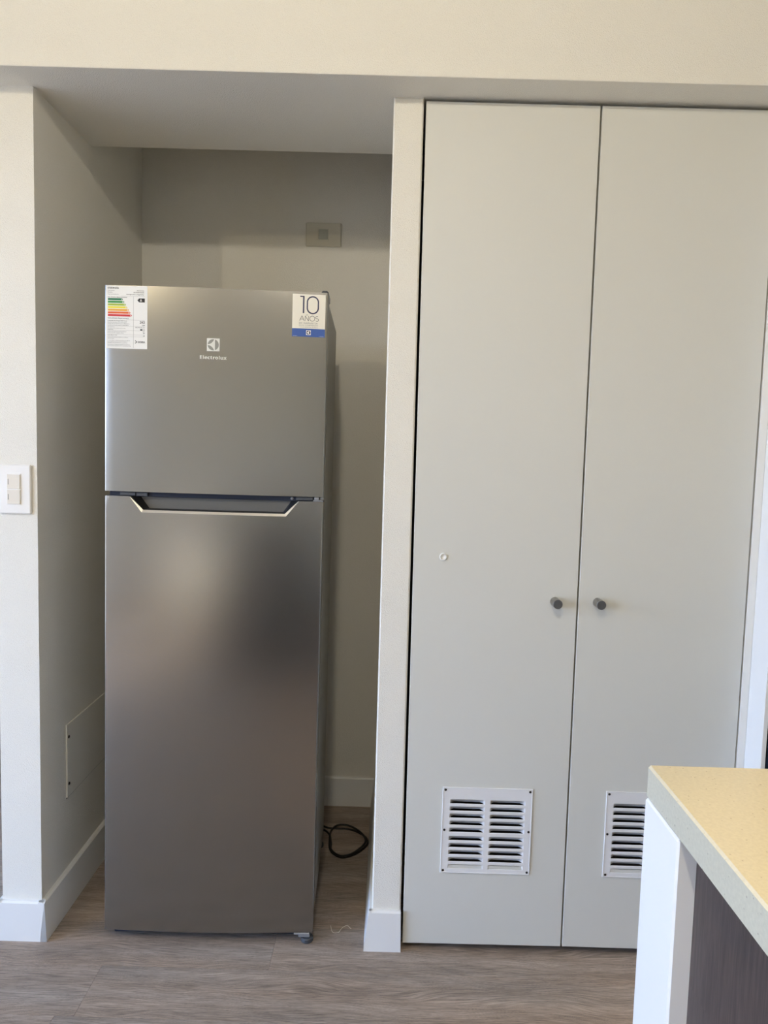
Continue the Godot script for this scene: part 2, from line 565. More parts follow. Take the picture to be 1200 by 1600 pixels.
func build_floor() -> void:
	var st := mb()
	cbox(st, Vector3(-3.1, -0.12, -2.6), Vector3(2.3, -0.006, 5.1))
	var fl := structure(obj("floor", st, M.groove), "grey-brown wood-look plank floor", "floor")
	# planks run along x; rows 0.183 deep, each butt joint as in the photograph where it shows
	const W := 0.183
	const L := 1.537
	var rng := RandomNumberGenerator.new()
	rng.seed = 21
	var meshes := {}
	for row in range(-15, 28):
		var z0 := 0.1005 + row * W
		var z1 := z0 + W
		z0 = maxf(z0, -2.5)
		z1 = minf(z1, 5.0)
		if z1 - z0 < 0.02:
			continue
		var start := -0.7395 if row == 0 else -0.2852 if row == -1 else rng.randf_range(-1.5, 0.0)
		start -= L * 2
		while start < 2.2:
			var x0 := maxf(start, -3.0)
			var x1 := minf(start + L, 2.2)
			if x1 - x0 > 0.03:
				var flip := rng.randi() % 4
				var key := [snappedf(x1 - x0, 0.001), snappedf(z1 - z0, 0.001), flip]
				if not meshes.has(key):
					meshes[key] = plank_mesh(x1 - x0, z1 - z0, L, W, flip)
				put("plank", meshes[key], M["plank_%d" % (rng.randi() % 3)], fl, Vector3(x0, 0, z0))
			start += L

func plank_mesh(w: float, d: float, L: float, W: float, flip: int) -> ArrayMesh:
	var st := mb()
	var r := 0.0004
	var e := 0.00025
	var uv := func(p: Vector3) -> Vector2:
		var t := Vector2(p.x / L, p.z / W)
		if flip & 1:
			t.x = 1.0 - t.x
		if flip & 2:
			t.y = 1.0 - t.y
		return t
	var top := [Vector3(e + r, 0, d - e - r), Vector3(w - e - r, 0, d - e - r), Vector3(w - e - r, 0, e + r), Vector3(e + r, 0, e + r)]
	var rim := [Vector3(e, -r, d - e), Vector3(w - e, -r, d - e), Vector3(w - e, -r, e), Vector3(e, -r, e)]
	var low := []
	for p: Vector3 in rim:
		low.append(Vector3(p.x, -0.007, p.z))
	var faces := [top]
	for k in 4:
		var j := (k + 1) % 4
		faces.append([rim[k], rim[j], top[j], top[k]])
		faces.append([low[k], low[j], rim[j], rim[k]])
	for f in faces:
		for t in [[0, 1, 2], [0, 2, 3]]:
			var p := [f[t[0]], f[t[1]], f[t[2]]]
			tri_uv(st, p, [uv.call(p[0]), uv.call(p[1]), uv.call(p[2])])
	return finish(st)

# ------------------------------------------------------------------ closet doors
func door_mesh(c: Array, hole: Rect2) -> ArrayMesh:   # c: lower left, lower right, upper right, upper left in x and y
	var st := mb()
	const D := -0.020
	const B := 0.0012
	var o := []
	var i := []
	for k in 4:
		var p: Vector2 = c[k]
		o.append(Vector3(p.x, p.y, -B))
		i.append(Vector3(p.x + (B if k in [0, 3] else -B), p.y + (B if k < 2 else -B), 0))
	var h := [hole.position, hole.position + Vector2(hole.size.x, 0), hole.end, hole.position + Vector2(0, hole.size.y)]
	for k in 4:
		var j := (k + 1) % 4
		var hk := Vector3(h[k].x, h[k].y, 0)
		var hj := Vector3(h[j].x, h[j].y, 0)
		var back := Vector3(0, 0, D)
		quad(st, i[k], i[j], hj, hk)
		quad(st, o[k], o[j], i[j], i[k])
		quad(st, o[k] + back, o[j] + back, o[j], o[k])
		quad(st, hk, hj, hj + back, hk + back)
		quad(st, o[j] + back, o[k] + back, hk + back, hj + back)
	return finish(st)

func build_closet() -> void:
	# vent grille, shared by both doors: a pressed sheet with two columns of ten louvres
	const GW := 0.2525
	const GH := 0.2505
	var cols := [0.0205, 0.1335]
	const SW := 0.099
	const SH := 0.0142
	var tops := []
	for k in 10:
		tops.append(GH - 0.0345 - 0.0207 * k - (0.0035 if k > 4 else 0.0))
	var ge := mb()
	var xs := [0.003, cols[0], cols[0] + SW, cols[1], cols[1] + SW, GW - 0.003]
	var T := 0.0028
	var ys := [GH - 0.003]
	for t in tops:
		ys.append(t)
		ys.append(t - SH)
	ys.append(0.003)
	for r in ys.size() - 1:
		for q in 5:
			if r % 2 == 1 and q % 2 == 1:
				# the cut edge under each louvre, turned over a little so that it catches the light
				var x0: float = xs[q]
				var x1: float = xs[q + 1]
				var y: float = ys[r + 1]
				quad(ge, Vector3(x0, y, T), Vector3(x1, y, T), Vector3(x1, y + 0.0016, T - 0.0012), Vector3(x0, y + 0.0016, T - 0.0012))
				quad(ge, Vector3(x0, y + 0.0016, T - 0.0012), Vector3(x1, y + 0.0016, T - 0.0012), Vector3(x1, y + 0.0008, 0), Vector3(x0, y + 0.0008, 0))
				continue
			quad(ge, Vector3(xs[q], ys[r + 1], T), Vector3(xs[q + 1], ys[r + 1], T), Vector3(xs[q + 1], ys[r], T), Vector3(xs[q], ys[r], T))
	# raised rim and edge
	var ring := [[0.003, T], [0.0022, T + 0.0012], [0.0008, T + 0.0012], [0.0, T], [0.0, 0.0]]
	for k in ring.size() - 1:
		var a: float = ring[k][0]
		var za: float = ring[k][1]
		var b: float = ring[k + 1][0]
		var zb: float = ring[k + 1][1]
		var p := [Vector3(a, a, za), Vector3(GW - a, a, za), Vector3(GW - a, GH - a, za), Vector3(a, GH - a, za)]
		var q := [Vector3(b, b, zb), Vector3(GW - b, b, zb), Vector3(GW - b, GH - b, zb), Vector3(b, GH - b, zb)]
		for e in 4:
			quad(ge, q[e], q[(e + 1) % 4], p[(e + 1) % 4], p[e])
	var plate := finish(ge)
	var se := mb(true)
	var louvre := func(u: float, v: float) -> Vector3:      # pushed inwards at its lower edge, closed at both ends
		var e := clampf(minf(u, 1.0 - u) / 0.13, 0.0, 1.0)
		var deep := 0.0165 * sin(e * PI / 2.0) * pow(v, 0.85)
		return Vector3(u * SW, -v * SH, T - deep)
	var us := [0.0, 0.03, 0.07, 0.13, 0.87, 0.93, 0.97, 1.0]
	for a in us.size() - 1:
		for v in 4:
			quad(se, louvre.call(us[a], (v + 1) / 4.0), louvre.call(us[a + 1], (v + 1) / 4.0), louvre.call(us[a + 1], v / 4.0), louvre.call(us[a], v / 4.0))
	var slat := finish(se)
	var sc := mb()
	lathe(sc, [Vector2(0.0034, 0), Vector2(0.0034, 0.0008), Vector2(0.0022, 0.0018), Vector2(0.0, 0.0020)], Transform3D(Basis(Vector3.RIGHT, PI / 2), Vector3.ZERO), 12)
	var screw := finish(sc)
	var kn := mb()
	var kx := Transform3D(Basis(Vector3.RIGHT, PI / 2), Vector3.ZERO)
	lathe(kn, [Vector2(0.0128, 0.0), Vector2(0.0128, 0.0385), Vector2(0.0122, 0.0395)], kx, 28)
	var knob_mesh := finish(kn)
	kn = mb()
	lathe(kn, [Vector2(0.0122, 0.0395), Vector2(0.0118, 0.0400), Vector2(0.0, 0.0400)], kx, 28)
	var knob_face := finish(kn)

	var specs := [
		{"c": [Vector2(0.0815, 0.0200), Vector2(0.5325, 0.0226), Vector2(0.5290, 2.3285), Vector2(0.0757, 2.3290)], "g": Vector2(0.1812, 0.2350), "k": Vector2(0.470, 1.0195),
			"l": "left closet door of the pair, white, with a clear round bumper near its left side"},
		{"c": [Vector2(0.5368, 0.0228), Vector2(0.9938, 0.0215), Vector2(0.9925, 2.3287), Vector2(0.5342, 2.3288)], "g": Vector2(0.6398, 0.2356), "k": Vector2(0.5872, 1.0207),
			"l": "right closet door of the pair, white, its vent half hidden by the counter"}]
	for n in 2:
		var s: Dictionary = specs[n]
		var door := put("door_%d" % (n + 1), door_mesh(s.c, Rect2(s.g.x + 0.012, s.g.y + 0.022, GW - 0.024, GH - 0.034)), M.door_lacquer)
		structure(door, s.l, "door")
		var gr := put("vent_grille", plate, M.grille_white, door, Vector3(s.g.x, s.g.y, 0.0003))
		for col in cols:
			for t in tops:
				put("slat", slat, M.grille_white, gr, Vector3(col, t, 0))
		for p in [Vector2(0.0078, 0.0072), Vector2(0.0078, GH / 2.0 + 0.001), Vector2(0.0078, GH - 0.0078), Vector2(GW - 0.0078, 0.0072), Vector2(GW - 0.0078, GH / 2.0 + 0.001), Vector2(GW - 0.0078, GH - 0.0078)]:
			put("screw", screw, M.screw_dark, gr, Vector3(p.x, p.y, T))
		var kb := put("knob", knob_mesh, M.brushed_nickel, door, Vector3(s.k.x, s.k.y, 0.0))
		kb.set_meta("label", "short cylindrical brushed metal knob")
		put("knob_face", knob_face, M.nickel_face, kb)
		if n == 1:
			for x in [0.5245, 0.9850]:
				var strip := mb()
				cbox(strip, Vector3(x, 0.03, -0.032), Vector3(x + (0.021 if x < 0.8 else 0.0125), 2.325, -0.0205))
				obj("seam_shade_strip", strip, M.closet_shade, door)  # dark strip added behind the gap, its colour stands for shade
		if n == 0:
			var st := mb(true)
			lathe(st, [Vector2(0.0105, 0.0), Vector2(0.0105, 0.0030), Vector2(0.0090, 0.0048), Vector2(0.0072, 0.0044), Vector2(0.0062, 0.0022), Vector2(0.0, 0.0022)], kx, 24)
			put("bumper", finish(st), M.clear_bumper, door, Vector3(0.1597, 1.1348, 0.0)).set_meta("label", "small clear round bumper")

# ------------------------------------------------------------------ refrigerator
func fz(s: float) -> float:            # how far the door front swells at s across its width
	var t := (s - FW / 2.0) / (FW / 2.0)
	return BULGE * (1.0 - t * t)

# a strip of door front between two heights, from xa to xb at the bottom and at the top
func front_strip(st: SurfaceTool, y0: float, y1: float, a0: float, b0: float, a1: float, b1: float, n: int) -> void:
	for k in n:
		var q := []
		for e in [[k, 0], [k + 1, 0], [k + 1, 1], [k, 1]]:
			var f := float(e[0]) / n
			var x := lerpf(a0, b0, f) if e[1] == 0 else lerpf(a1, b1, f)
			q.append(Vector3(x, y0 if e[1] == 0 else y1, fz(x)))
		quad(st, q[0], q[1], q[2], q[3])

const ER := 0.004                      # radius of the long edges of a door
const DT := 0.052                      # thickness of a door

func side_round(st: SurfaceTool, y0: float, y1: float, left: bool) -> void:
	var pts := []
	for k in 5:
		var a := PI / 2.0 * k / 4.0
		pts.append(Vector2(ER - ER * sin(a), fz(ER) - ER + ER * cos(a)))
	pts.append(Vector2(0.0, -DT))
	for k in pts.size() - 1:
		var p: Vector2 = pts[k]
		var q: Vector2 = pts[k + 1]
		if left:
			quad(st, Vector3(q.x, y0, q.y), Vector3(p.x, y0, p.y), Vector3(p.x, y1, p.y), Vector3(q.x, y1, q.y))
		else:
			quad(st, Vector3(FW - p.x, y0, p.y), Vector3(FW - q.x, y0, q.y), Vector3(FW - q.x, y1, q.y), Vector3(FW - p.x, y1, p.y))

func cap(st: SurfaceTool, y: float, a: float, b: float, up: bool, n := 14) -> void:
	for k in n:
		var x0 := lerpf(a, b, float(k) / n)
		var x1 := lerpf(a, b, float(k + 1) / n)
		var p := [Vector3(x0, y, fz(x0)), Vector3(x1, y, fz(x1)), Vector3(x1, y, -DT), Vector3(x0, y, -DT)]
		if not up:
			p.reverse()
		quad(st, p[0], p[1], p[2], p[3])

# flat print laid on the swelling front: polygon in x and y, lifted a little
func on_front(st: SurfaceTool, poly: PackedVector2Array, lift: float) -> void:
	var t := Geometry2D.triangulate_polygon(poly)
	for k in range(0, t.size(), 3):
		var a := poly[t[k]]
		var b := poly[t[k + 1]]
		var c := poly[t[k + 2]]
		if (b - a).cross(c - a) < 0:
			var s := b
			b = c
			c = s
		tri(st, Vector3(a.x, a.y, fz(a.x) + lift), Vector3(b.x, b.y, fz(b.x) + lift), Vector3(c.x, c.y, fz(c.x) + lift))

func on_front_rect(st: SurfaceTool, x0: float, y0: float, x1: float, y1: float, lift: float, n := 1) -> void:
	for k in n:
		var a := lerpf(x0, x1, float(k) / n)
		var b := lerpf(x0, x1, float(k + 1) / n)
		quad(st, Vector3(a, y0, fz(a) + lift), Vector3(b, y0, fz(b) + lift), Vector3(b, y1, fz(b) + lift), Vector3(a, y1, fz(a) + lift))

# a line of lettering set to a height and a width; x is its left end, y its base line
var fonts := {}
func lettering(st: SurfaceTool, text: String, x: float, y: float, high: float, wide: float, lift: float, bold := false, family := "Droid Sans") -> void:
	var key := family + str(bold)
	if not fonts.has(key):
		var f := SystemFont.new()
		f.font_names = PackedStringArray([family])
		f.font_weight = 700 if bold else 400
		fonts[key] = f
	var m := TextMesh.new()
	m.font = fonts[key]
	m.text = text
	m.font_size = 48
	m.pixel_size = 0.01
	m.depth = 0.0
	m.curve_step = 1.0
	var arr := m.get_mesh_arrays()
	var v: PackedVector3Array = arr[Mesh.ARRAY_VERTEX]
	var ix: PackedInt32Array = arr[Mesh.ARRAY_INDEX]
	if v.is_empty():
		return
	var lo := v[0]
	var hi := v[0]
	for p in v:
		lo = lo.min(p)
		hi = hi.max(p)
	# the cap height of these fonts is 0.714 of the size
	var sy := high / (0.714 * 48 * 0.01)
	var base := lo.y
	var H := TextMesh.new()
	H.font = fonts[key]
	H.text = text + "H"
	H.font_size = 48
	H.pixel_size = 0.01
	H.depth = 0.0
	var descends := false
	for c in text:
		if c in "gjpqyç(),":
			descends = true
	if descends:
		base = hi.y - (0.76 if "(" in text else 0.714) * 0.48
	var sx := wide / maxf(hi.x - lo.x, 1e-6)
	for k in range(0, ix.size(), 3):
		var q := []
		for j in 3:
			var p := v[ix[k + j]]
			var px := x + (p.x - lo.x) * sx
			q.append(Vector3(px, y + (p.y - base) * sy, fz(px) + lift))
		if (q[1] - q[0]).cross(q[2] - q[0]).z < 0:
			tri(st, q[0], q[2], q[1])
		else:
			tri(st, q[0], q[1], q[2])

# a pen stroke of even width
func stroke(st: SurfaceTool, pts: Array, w: float, lift: float, closed := false) -> void:
	var n := pts.size()
	for k in (n if closed else n - 1):
		var a: Vector2 = pts[k]
		var b: Vector2 = pts[(k + 1) % n]
		var d := (b - a).normalized() * w / 2.0
		var s := Vector2(-d.y, d.x)
		var e := d * (0.35 if n > 4 else 0.0)
		on_front(st, PackedVector2Array([a - s - e, b - s + e, b + s + e, a + s - e]), lift)

func arc(c: Vector2, r: Vector2, from: float, to: float, n: int) -> Array:
	var out := []
	for k in n + 1:
		var a := deg_to_rad(lerpf(from, to, float(k) / n))
		out.append(c + Vector2(cos(a), sin(a)) * r)
	return out

# the round sign in a square: three dark petals left free by a three-armed star
func emblem(sq: SurfaceTool, petals: SurfaceTool, c: Vector2, h: float, lift: float) -> void:
	on_front_rect(sq, c.x - h, c.y - h, c.x + h, c.y + h, lift, 2)
	var r := h * 0.87
	var cut := 0.30
	var a0 := rad_to_deg(acos(cut))
	on_front(petals, PackedVector2Array(arc(c, Vector2(r, r), -a0, a0, 16)), lift + 0.0001)
	for s in [1.0, -1.0]:
		var p := arc(c, Vector2(r, r), 82.0, 176.0, 14)
		var a: Vector2 = p[0]
		var b: Vector2 = p[-1]
		var mid := (a + b) / 2.0
		var ax := (b - a).normalized()
		var poly := PackedVector2Array(p)
		for k in range(1, p.size() - 1):       # the inner edge mirrors the circle
			var q: Vector2 = p[p.size() - 1 - k]
			var d := q - mid
			var along := ax * d.dot(ax)
			poly.append(mid + along - (d - along) * 0.72)
		if s < 0:
			for k in poly.size():
				poly[k].y = 2.0 * c.y - poly[k].y
		on_front(petals, poly, lift + 0.0001)

func build_fridge() -> void:
	var fr := thing("refrigerator", "tall dark stainless refrigerator with a top freezer, standing in the niche", "refrigerator", Vector3(-0.7722, 0, -0.0013))
	fr.basis = Basis(Vector3.UP, 0.0268) * Basis(Vector3.BACK, -0.0038)
	var st := mb()
	cbox(st, Vector3(0.004, 0.036, -0.575), Vector3(FW - 0.003, 1.828, -0.066), 0.004)
	obj("body", st, M.steel_side, fr)
	st = mb()
	cbox(st, Vector3(0.012, 0.05, -0.066), Vector3(FW - 0.012, 1.822, -DT))
	obj("gasket_or_gap_shade", st, M.black_plastic, fr)
	# freezer door
	var FB := 1.2900
	var FT := 1.8382
	st = mb(true)
	front_strip(st, FB, FT, ER, FW - ER, ER, FW - ER, 28)
	side_round(st, FB, FT, true)
	side_round(st, FB, FT, false)
	var fz_door := obj("freezer_door", st, M.dark_steel, fr)
	st = mb()
	cap(st, FT, 0.0, FW, true)
	obj("door_cap", st, M.charcoal_plastic, fz_door)
	st = mb()
	cap(st, FB, 0.0, FW, false)
	obj("door_cap", st, M.charcoal_plastic, fz_door)
	# lower door with its notch for the hand
	var RB := 0.0345
	var RT := 1.2770
	var NB := 1.2342
	var nx := [0.0686, 0.1017, 0.4940, 0.5298]
	st = mb(true)
	front_strip(st, RB, NB, ER, FW - ER, ER, FW - ER, 28)
	front_strip(st, NB, RT, ER, nx[1], ER, nx[0], 5)
	front_strip(st, NB, RT, nx[2], FW - ER, nx[3], FW - ER, 5)
	side_round(st, RB, RT, true)
	side_round(st, RB, RT, false)
	var low_door := obj("lower_door", st, M.dark_steel, fr)
	st = mb()
	cap(st, RT, 0.0, nx[0], true, 4)
	obj("door_cap", st, M.charcoal_plastic, low_door)
	st = mb()
	cap(st, RT, nx[3], FW, true, 4)
	obj("door_cap", st, M.charcoal_plastic, low_door)
	st = mb()
	cap(st, RB, 0.0, FW, false)
	obj("door_cap", st, M.charcoal_plastic, low_door)
	# bright rim that runs down, along and up the notch
	var outer := [Vector2(nx[0], RT), Vector2(nx[1], NB), Vector2(nx[2], NB), Vector2(nx[3], RT)]
	var inner := [Vector2(nx[0] + 0.0030, RT), Vector2(nx[1] + 0.0035, NB + 0.0068), Vector2(nx[2] - 0.0035, NB + 0.0068), Vector2(nx[3] - 0.0030, RT)]
	st = mb()
	var sub := 12
	for k in 3:
		for j in (sub if k == 1 else 1):
			var n := float(sub if k == 1 else 1)
			var p := (outer[k] as Vector2).lerp(outer[k + 1], j / n)
			var q := (outer[k] as Vector2).lerp(outer[k + 1], (j + 1) / n)
			var a := (inner[k] as Vector2).lerp(inner[k + 1], j / n)
			var b := (inner[k] as Vector2).lerp(inner[k + 1], (j + 1) / n)
			quad(st, Vector3(p.x, p.y, fz(p.x) + 0.0004), Vector3(q.x, q.y, fz(q.x) + 0.0004), Vector3(b.x, b.y, fz(b.x) - 0.0035), Vector3(a.x, a.y, fz(a.x) - 0.0035))
	obj("handle_rim", st, M.bright_trim, low_door).set_meta("label", "bright metal rim of the hand notch")
	# the pocket behind it
	st = mb()
	var deep := [Vector2(0.0905, RT), Vector2(0.1150, NB + 0.0095), Vector2(0.4830, NB + 0.0095), Vector2(0.5060, RT)]
	for k in 3:
		var a: Vector2 = inner[k]
		var b: Vector2 = inner[k + 1]
		var c: Vector2 = deep[k + 1]
		var d: Vector2 = deep[k]
		quad(st, Vector3(a.x, a.y, fz(a.x) - 0.0035), Vector3(b.x, b.y, fz(b.x) - 0.0035), Vector3(c.x, c.y, -0.024), Vector3(d.x, d.y, -0.024))
	obj("notch_cheeks", st, M.black_plastic, low_door)
	st = mb()
	quad(st, Vector3(deep[0].x, deep[0].y, -0.024), Vector3(deep[1].x, deep[1].y, -0.024), Vector3(deep[2].x, deep[2].y, -0.024), Vector3(deep[3].x, deep[3].y, -0.024))
	obj("notch_panel", st, M.recess_grey, low_door)
	# strip and hinges in the gap between the doors
	st = mb()
	cbox(st, Vector3(0.010, 1.2760, -0.050), Vector3(0.585, 1.2915, -0.012), 0.001)
	obj("center_strip", st, M.base_blue, fr)
	st = mb()
	cbox(st, Vector3(0.040, 1.2785, -0.012), Vector3(0.082, 1.2880, -0.004), 0.001)
	cbox(st, Vector3(0.084, 1.2780, -0.012), Vector3(0.115, 1.2875, -0.005), 0.001)
	obj("gap_cover", st, M.charcoal_plastic, fr)
	st = mb()
	cbox(st, Vector3(0.520, 1.2790, -0.012), Vector3(0.566, 1.2885, -0.003), 0.001)
	obj("gap_cover", st, M.charcoal_plastic, fr)
	st = mb()
	cbox(st, Vector3(0.567, 1.2775, -0.030), Vector3(0.594, 1.2812, 0.001), 0.0006)
	cbox(st, Vector3(0.570, 1.2812, -0.024), Vector3(0.583, 1.2895, -0.001), 0.0012)
	lathe(st, [Vector2(0.0035, 1.2812), Vector2(0.0035, 1.2890), Vector2(0.0, 1.2895)], Transform3D(Basis.IDENTITY, Vector3(0.588, 0, -0.010)), 12)
	obj("middle_hinge", st, M.hinge_grey, fr)
	st = mb()
	lathe(st, [Vector2(0.0040, 0.0), Vector2(0.0040, 0.002), Vector2(0.0, 0.003)], Transform3D(Basis(Vector3.RIGHT, PI / 2), Vector3(0.508, 1.2832, -0.012)), 12)
	obj("screw", st, M.hinge_grey, fr)
	st = mb()
	cbox(st, Vector3(0.575, 1.8265, -0.110), Vector3(0.594, 1.8480, -0.016), 0.004)
	obj("hinge_cover", st, M.charcoal_plastic, fr)
	# base
	st = mb()
	cbox(st, Vector3(0.016, 0.0025, -0.55), Vector3(FW - 0.030, 0.0355, -0.036), 0.002)
	obj("base_plinth", st, M.base_blue, fr)
	st = mb()
	cbox(st, Vector3(0.541, 0.0275, -0.030), Vector3(0.585, 0.0325, 0.003), 0.0008)
	cbox(st, Vector3(0.554, 0.0190, -0.030), Vector3(0.586, 0.0275, 0.001), 0.001)
	obj("lower_hinge", st, M.hinge_grey, fr)
	for p in [Vector2(0.578, -0.010), Vector2(0.050, -0.10), Vector2(0.578, -0.52), Vector2(0.030, -0.52)]:
		st = mb()
		lathe(st, [Vector2(0.0, 0.0), Vector2(0.0160, 0.0), Vector2(0.0180, 0.003), Vector2(0.0180, 0.012), Vector2(0.0160, 0.014), Vector2(0.0095, 0.014), Vector2(0.0095, 0.036)], Transform3D(Basis.IDENTITY, Vector3(p.x, 0.0022 if p.x > 0.5 else 0.0002, p.y)), 20)
		obj("foot", st, M.charcoal_plastic, fr)
	build_energy_label(fz_door)
	build_warranty_sticker(fz_door)
	# emblem and name on the freezer door
	var sq := mb()
	var pe := mb()
	emblem(sq, pe, Vector2(0.2916, 1.6898), 0.0170, 0.0003)
	var em := obj("emblem", sq, M.emblem_light, fz_door)
	em.set_meta("label", "square emblem with a round three-petalled sign")
	obj("emblem_petals", pe, M.emblem_grey, em)
	st = mb()
	lettering(st, "Electrolux", 0.2562, 1.6514, 0.0088, 0.0715, 0.0003, true)
	obj("name_lettering", st, M.emblem_light, fz_door).set_meta("label", "pale name lettering under the emblem")

func build_energy_label(door: Node3D) -> void:
	var X0 := 0.0042
	var Y0 := 1.8370
	const U := 0.001
	var st := mb()
	on_front_rect(st, X0, Y0 - 0.1645, X0 + 0.1110, Y0, 0.0003, 6)
	var lb := obj("energy_label", st, M.label_white, door)
	lb.set_meta("label", "white energy label with coloured bars")
	var L := 0.0006
	var x := func(mm: float) -> float: return X0 + mm * U
	var y := func(mm: float) -> float: return Y0 - mm * U
	# coloured bars, best to worst
	for k in 7:
		var tip := 45.6 + 4.1 * k
		var top := 32.6 + 7.0 * k
		st = mb()
		on_front(st, PackedVector2Array([Vector2(x.call(4.8), y.call(top + 5.4)), Vector2(x.call(tip - 3.0), y.call(top + 5.4)), Vector2(x.call(tip), y.call(top + 2.7)), Vector2(x.call(tip - 3.0), y.call(top)), Vector2(x.call(4.8), y.call(top))]), L)
		var bar := obj("bar", st, M["arrow_%d" % k], lb)
		bar.name = "coloured_bar" if k == 0 else "coloured_bar_%03d" % k
	st = mb()
	for k in 7:
		lettering(st, "ABCDEFG"[k], x.call(40.2 + 4.1 * k), y.call(37.2 + 7.0 * k), 3.6 * U, 2.6 * U, L + 0.0002, true)
	lettering(st, "A", x.call(91.0), y.call(40.4), 6.4 * U, 5.6 * U, L + 0.0002, true)
	var black := mb()
	on_front(black, PackedVector2Array([Vector2(x.call(84.0), y.call(37.0)), Vector2(x.call(89.0), y.call(42.2)), Vector2(x.call(104.0), y.call(42.2)), Vector2(x.call(104.0), y.call(31.8)), Vector2(x.call(89.0), y.call(31.8))]), L)
	obj("white_lettering", st, M.label_white, lb).set_meta("kind", "stuff")
	# thin rules
	var grey := mb()
	for r in [[40, 26.6, 104], [55, 88.6, 104], [4.5, 105, 104], [4.5, 116.6, 104], [4.5, 127.4, 104], [4.5, 132.4, 104]]:
		on_front_rect(grey, x.call(r[0]), y.call(r[1] + 0.35), x.call(r[2]), y.call(r[1]), L, 5)
	on_front_rect(grey, x.call(73.6), y.call(162.5), x.call(74.1), y.call(26.6), L)
	obj("ruled_lines", grey, M.ink_grey, lb).set_meta("kind", "stuff")
	# print: text, left, base line, cap height, width, bold
	for t in [["ENERGIA", 4.5, 8.2, 4.6, 30, true], ["Fabricante", 4.5, 13.4, 2.2, 18, false], ["Modelo", 4.5, 18.2, 2.2, 13, false], ["Tipo de producto", 4.5, 23.2, 2.2, 29, false],
			["Electrolux", 83, 13.2, 2.3, 19, true], ["ERT56BFSHM8", 74, 18.2, 2.3, 28, true], ["Refrigerador congelador", 55, 23.2, 2.3, 47, true],
			["Más eficiente (Menor consumo)", 4.5, 30.9, 2.3, 52, true], ["Menos eficiente (Mayor consumo)", 4.5, 86.0, 2.3, 56, true],
			["Consumo de Energía (kWh/mes)", 4.5, 92.6, 2.3, 52, true], ["Resultado obtenido en las condiciones de", 4.5, 96.6, 1.7, 51, false], ["ensayo de uso normal de un refrigerador", 4.5, 99.8, 1.7, 60, false],
			["Consumo de energía específico (kWh/mes/L)", 4.5, 104.0, 1.8, 56, false], ["Clase de clima", 4.5, 108.6, 1.8, 18, false], ["Clasificación del compartimiento bajo", 4.5, 112.0, 1.8, 48, false], ["Congelador", 4.5, 115.4, 1.8, 15, false],
			["Volumen útil de alimentos frescos (litros)", 4.5, 120.6, 1.8, 50, false], ["Volumen útil del congelador (litros)", 4.5, 124.4, 1.8, 43, false], ["Ruido dB(A) re 1 pW", 4.5, 130.4, 1.8, 25, false],
			["Ficha de información detallada en los folletos", 4.5, 136.2, 1.7, 55, false], ["del producto", 4.5, 139.0, 1.7, 17, false],
			["Los resultados se obtienen aplicando los métodos", 4.5, 144.2, 1.7, 60, false], ["de ensayo descritos en las Normas Técnicas", 4.5, 147.4, 1.7, 53, false], ["vigentes y los procedimientos respectivos", 4.5, 150.6, 1.7, 53, false],
			["Esta etiqueta no debe retirarse del producto hasta", 4.5, 155.2, 1.8, 60, false], ["que haya sido adquirido por el consumidor final", 4.5, 158.6, 1.8, 62, false],
			["243", 91.0, 97.6, 6.0, 13, true], ["1,08", 96.5, 103.4, 2.6, 7.5, true], ["TROPICAL (T)", 78, 109.6, 2.6, 26, false], ["260", 98.5, 120.6, 2.3, 5, false], ["86", 100, 124.6, 2.4, 4, true], ["38", 100, 131.4, 2.4, 4, true],
			["DEKRA", 86, 149.0, 5.0, 19, true]]:
		lettering(black, t[0], x.call(t[1]), y.call(t[2]), t[3] * U, t[4] * U, L, t[5])
	# the freezer stars and the arrowhead sign
	on_front_rect(black, x.call(92.0), y.call(116.0), x.call(97.6), y.call(112.4), L)
	stroke(black, [Vector2(x.call(98.6), y.call(115.8)), Vector2(x.call(103.6), y.call(115.8)), Vector2(x.call(103.6), y.call(112.6)), Vector2(x.call(98.6), y.call(112.6))], 0.5 * U, L, true)
	stroke(black, [Vector2(x.call(78.5), y.call(142.6)), Vector2(x.call(83.6), y.call(146.2)), Vector2(x.call(78.5), y.call(149.8))], 1.5 * U, L)
	obj("printed_text", black, M.ink_black, lb).set_meta("kind", "stuff")

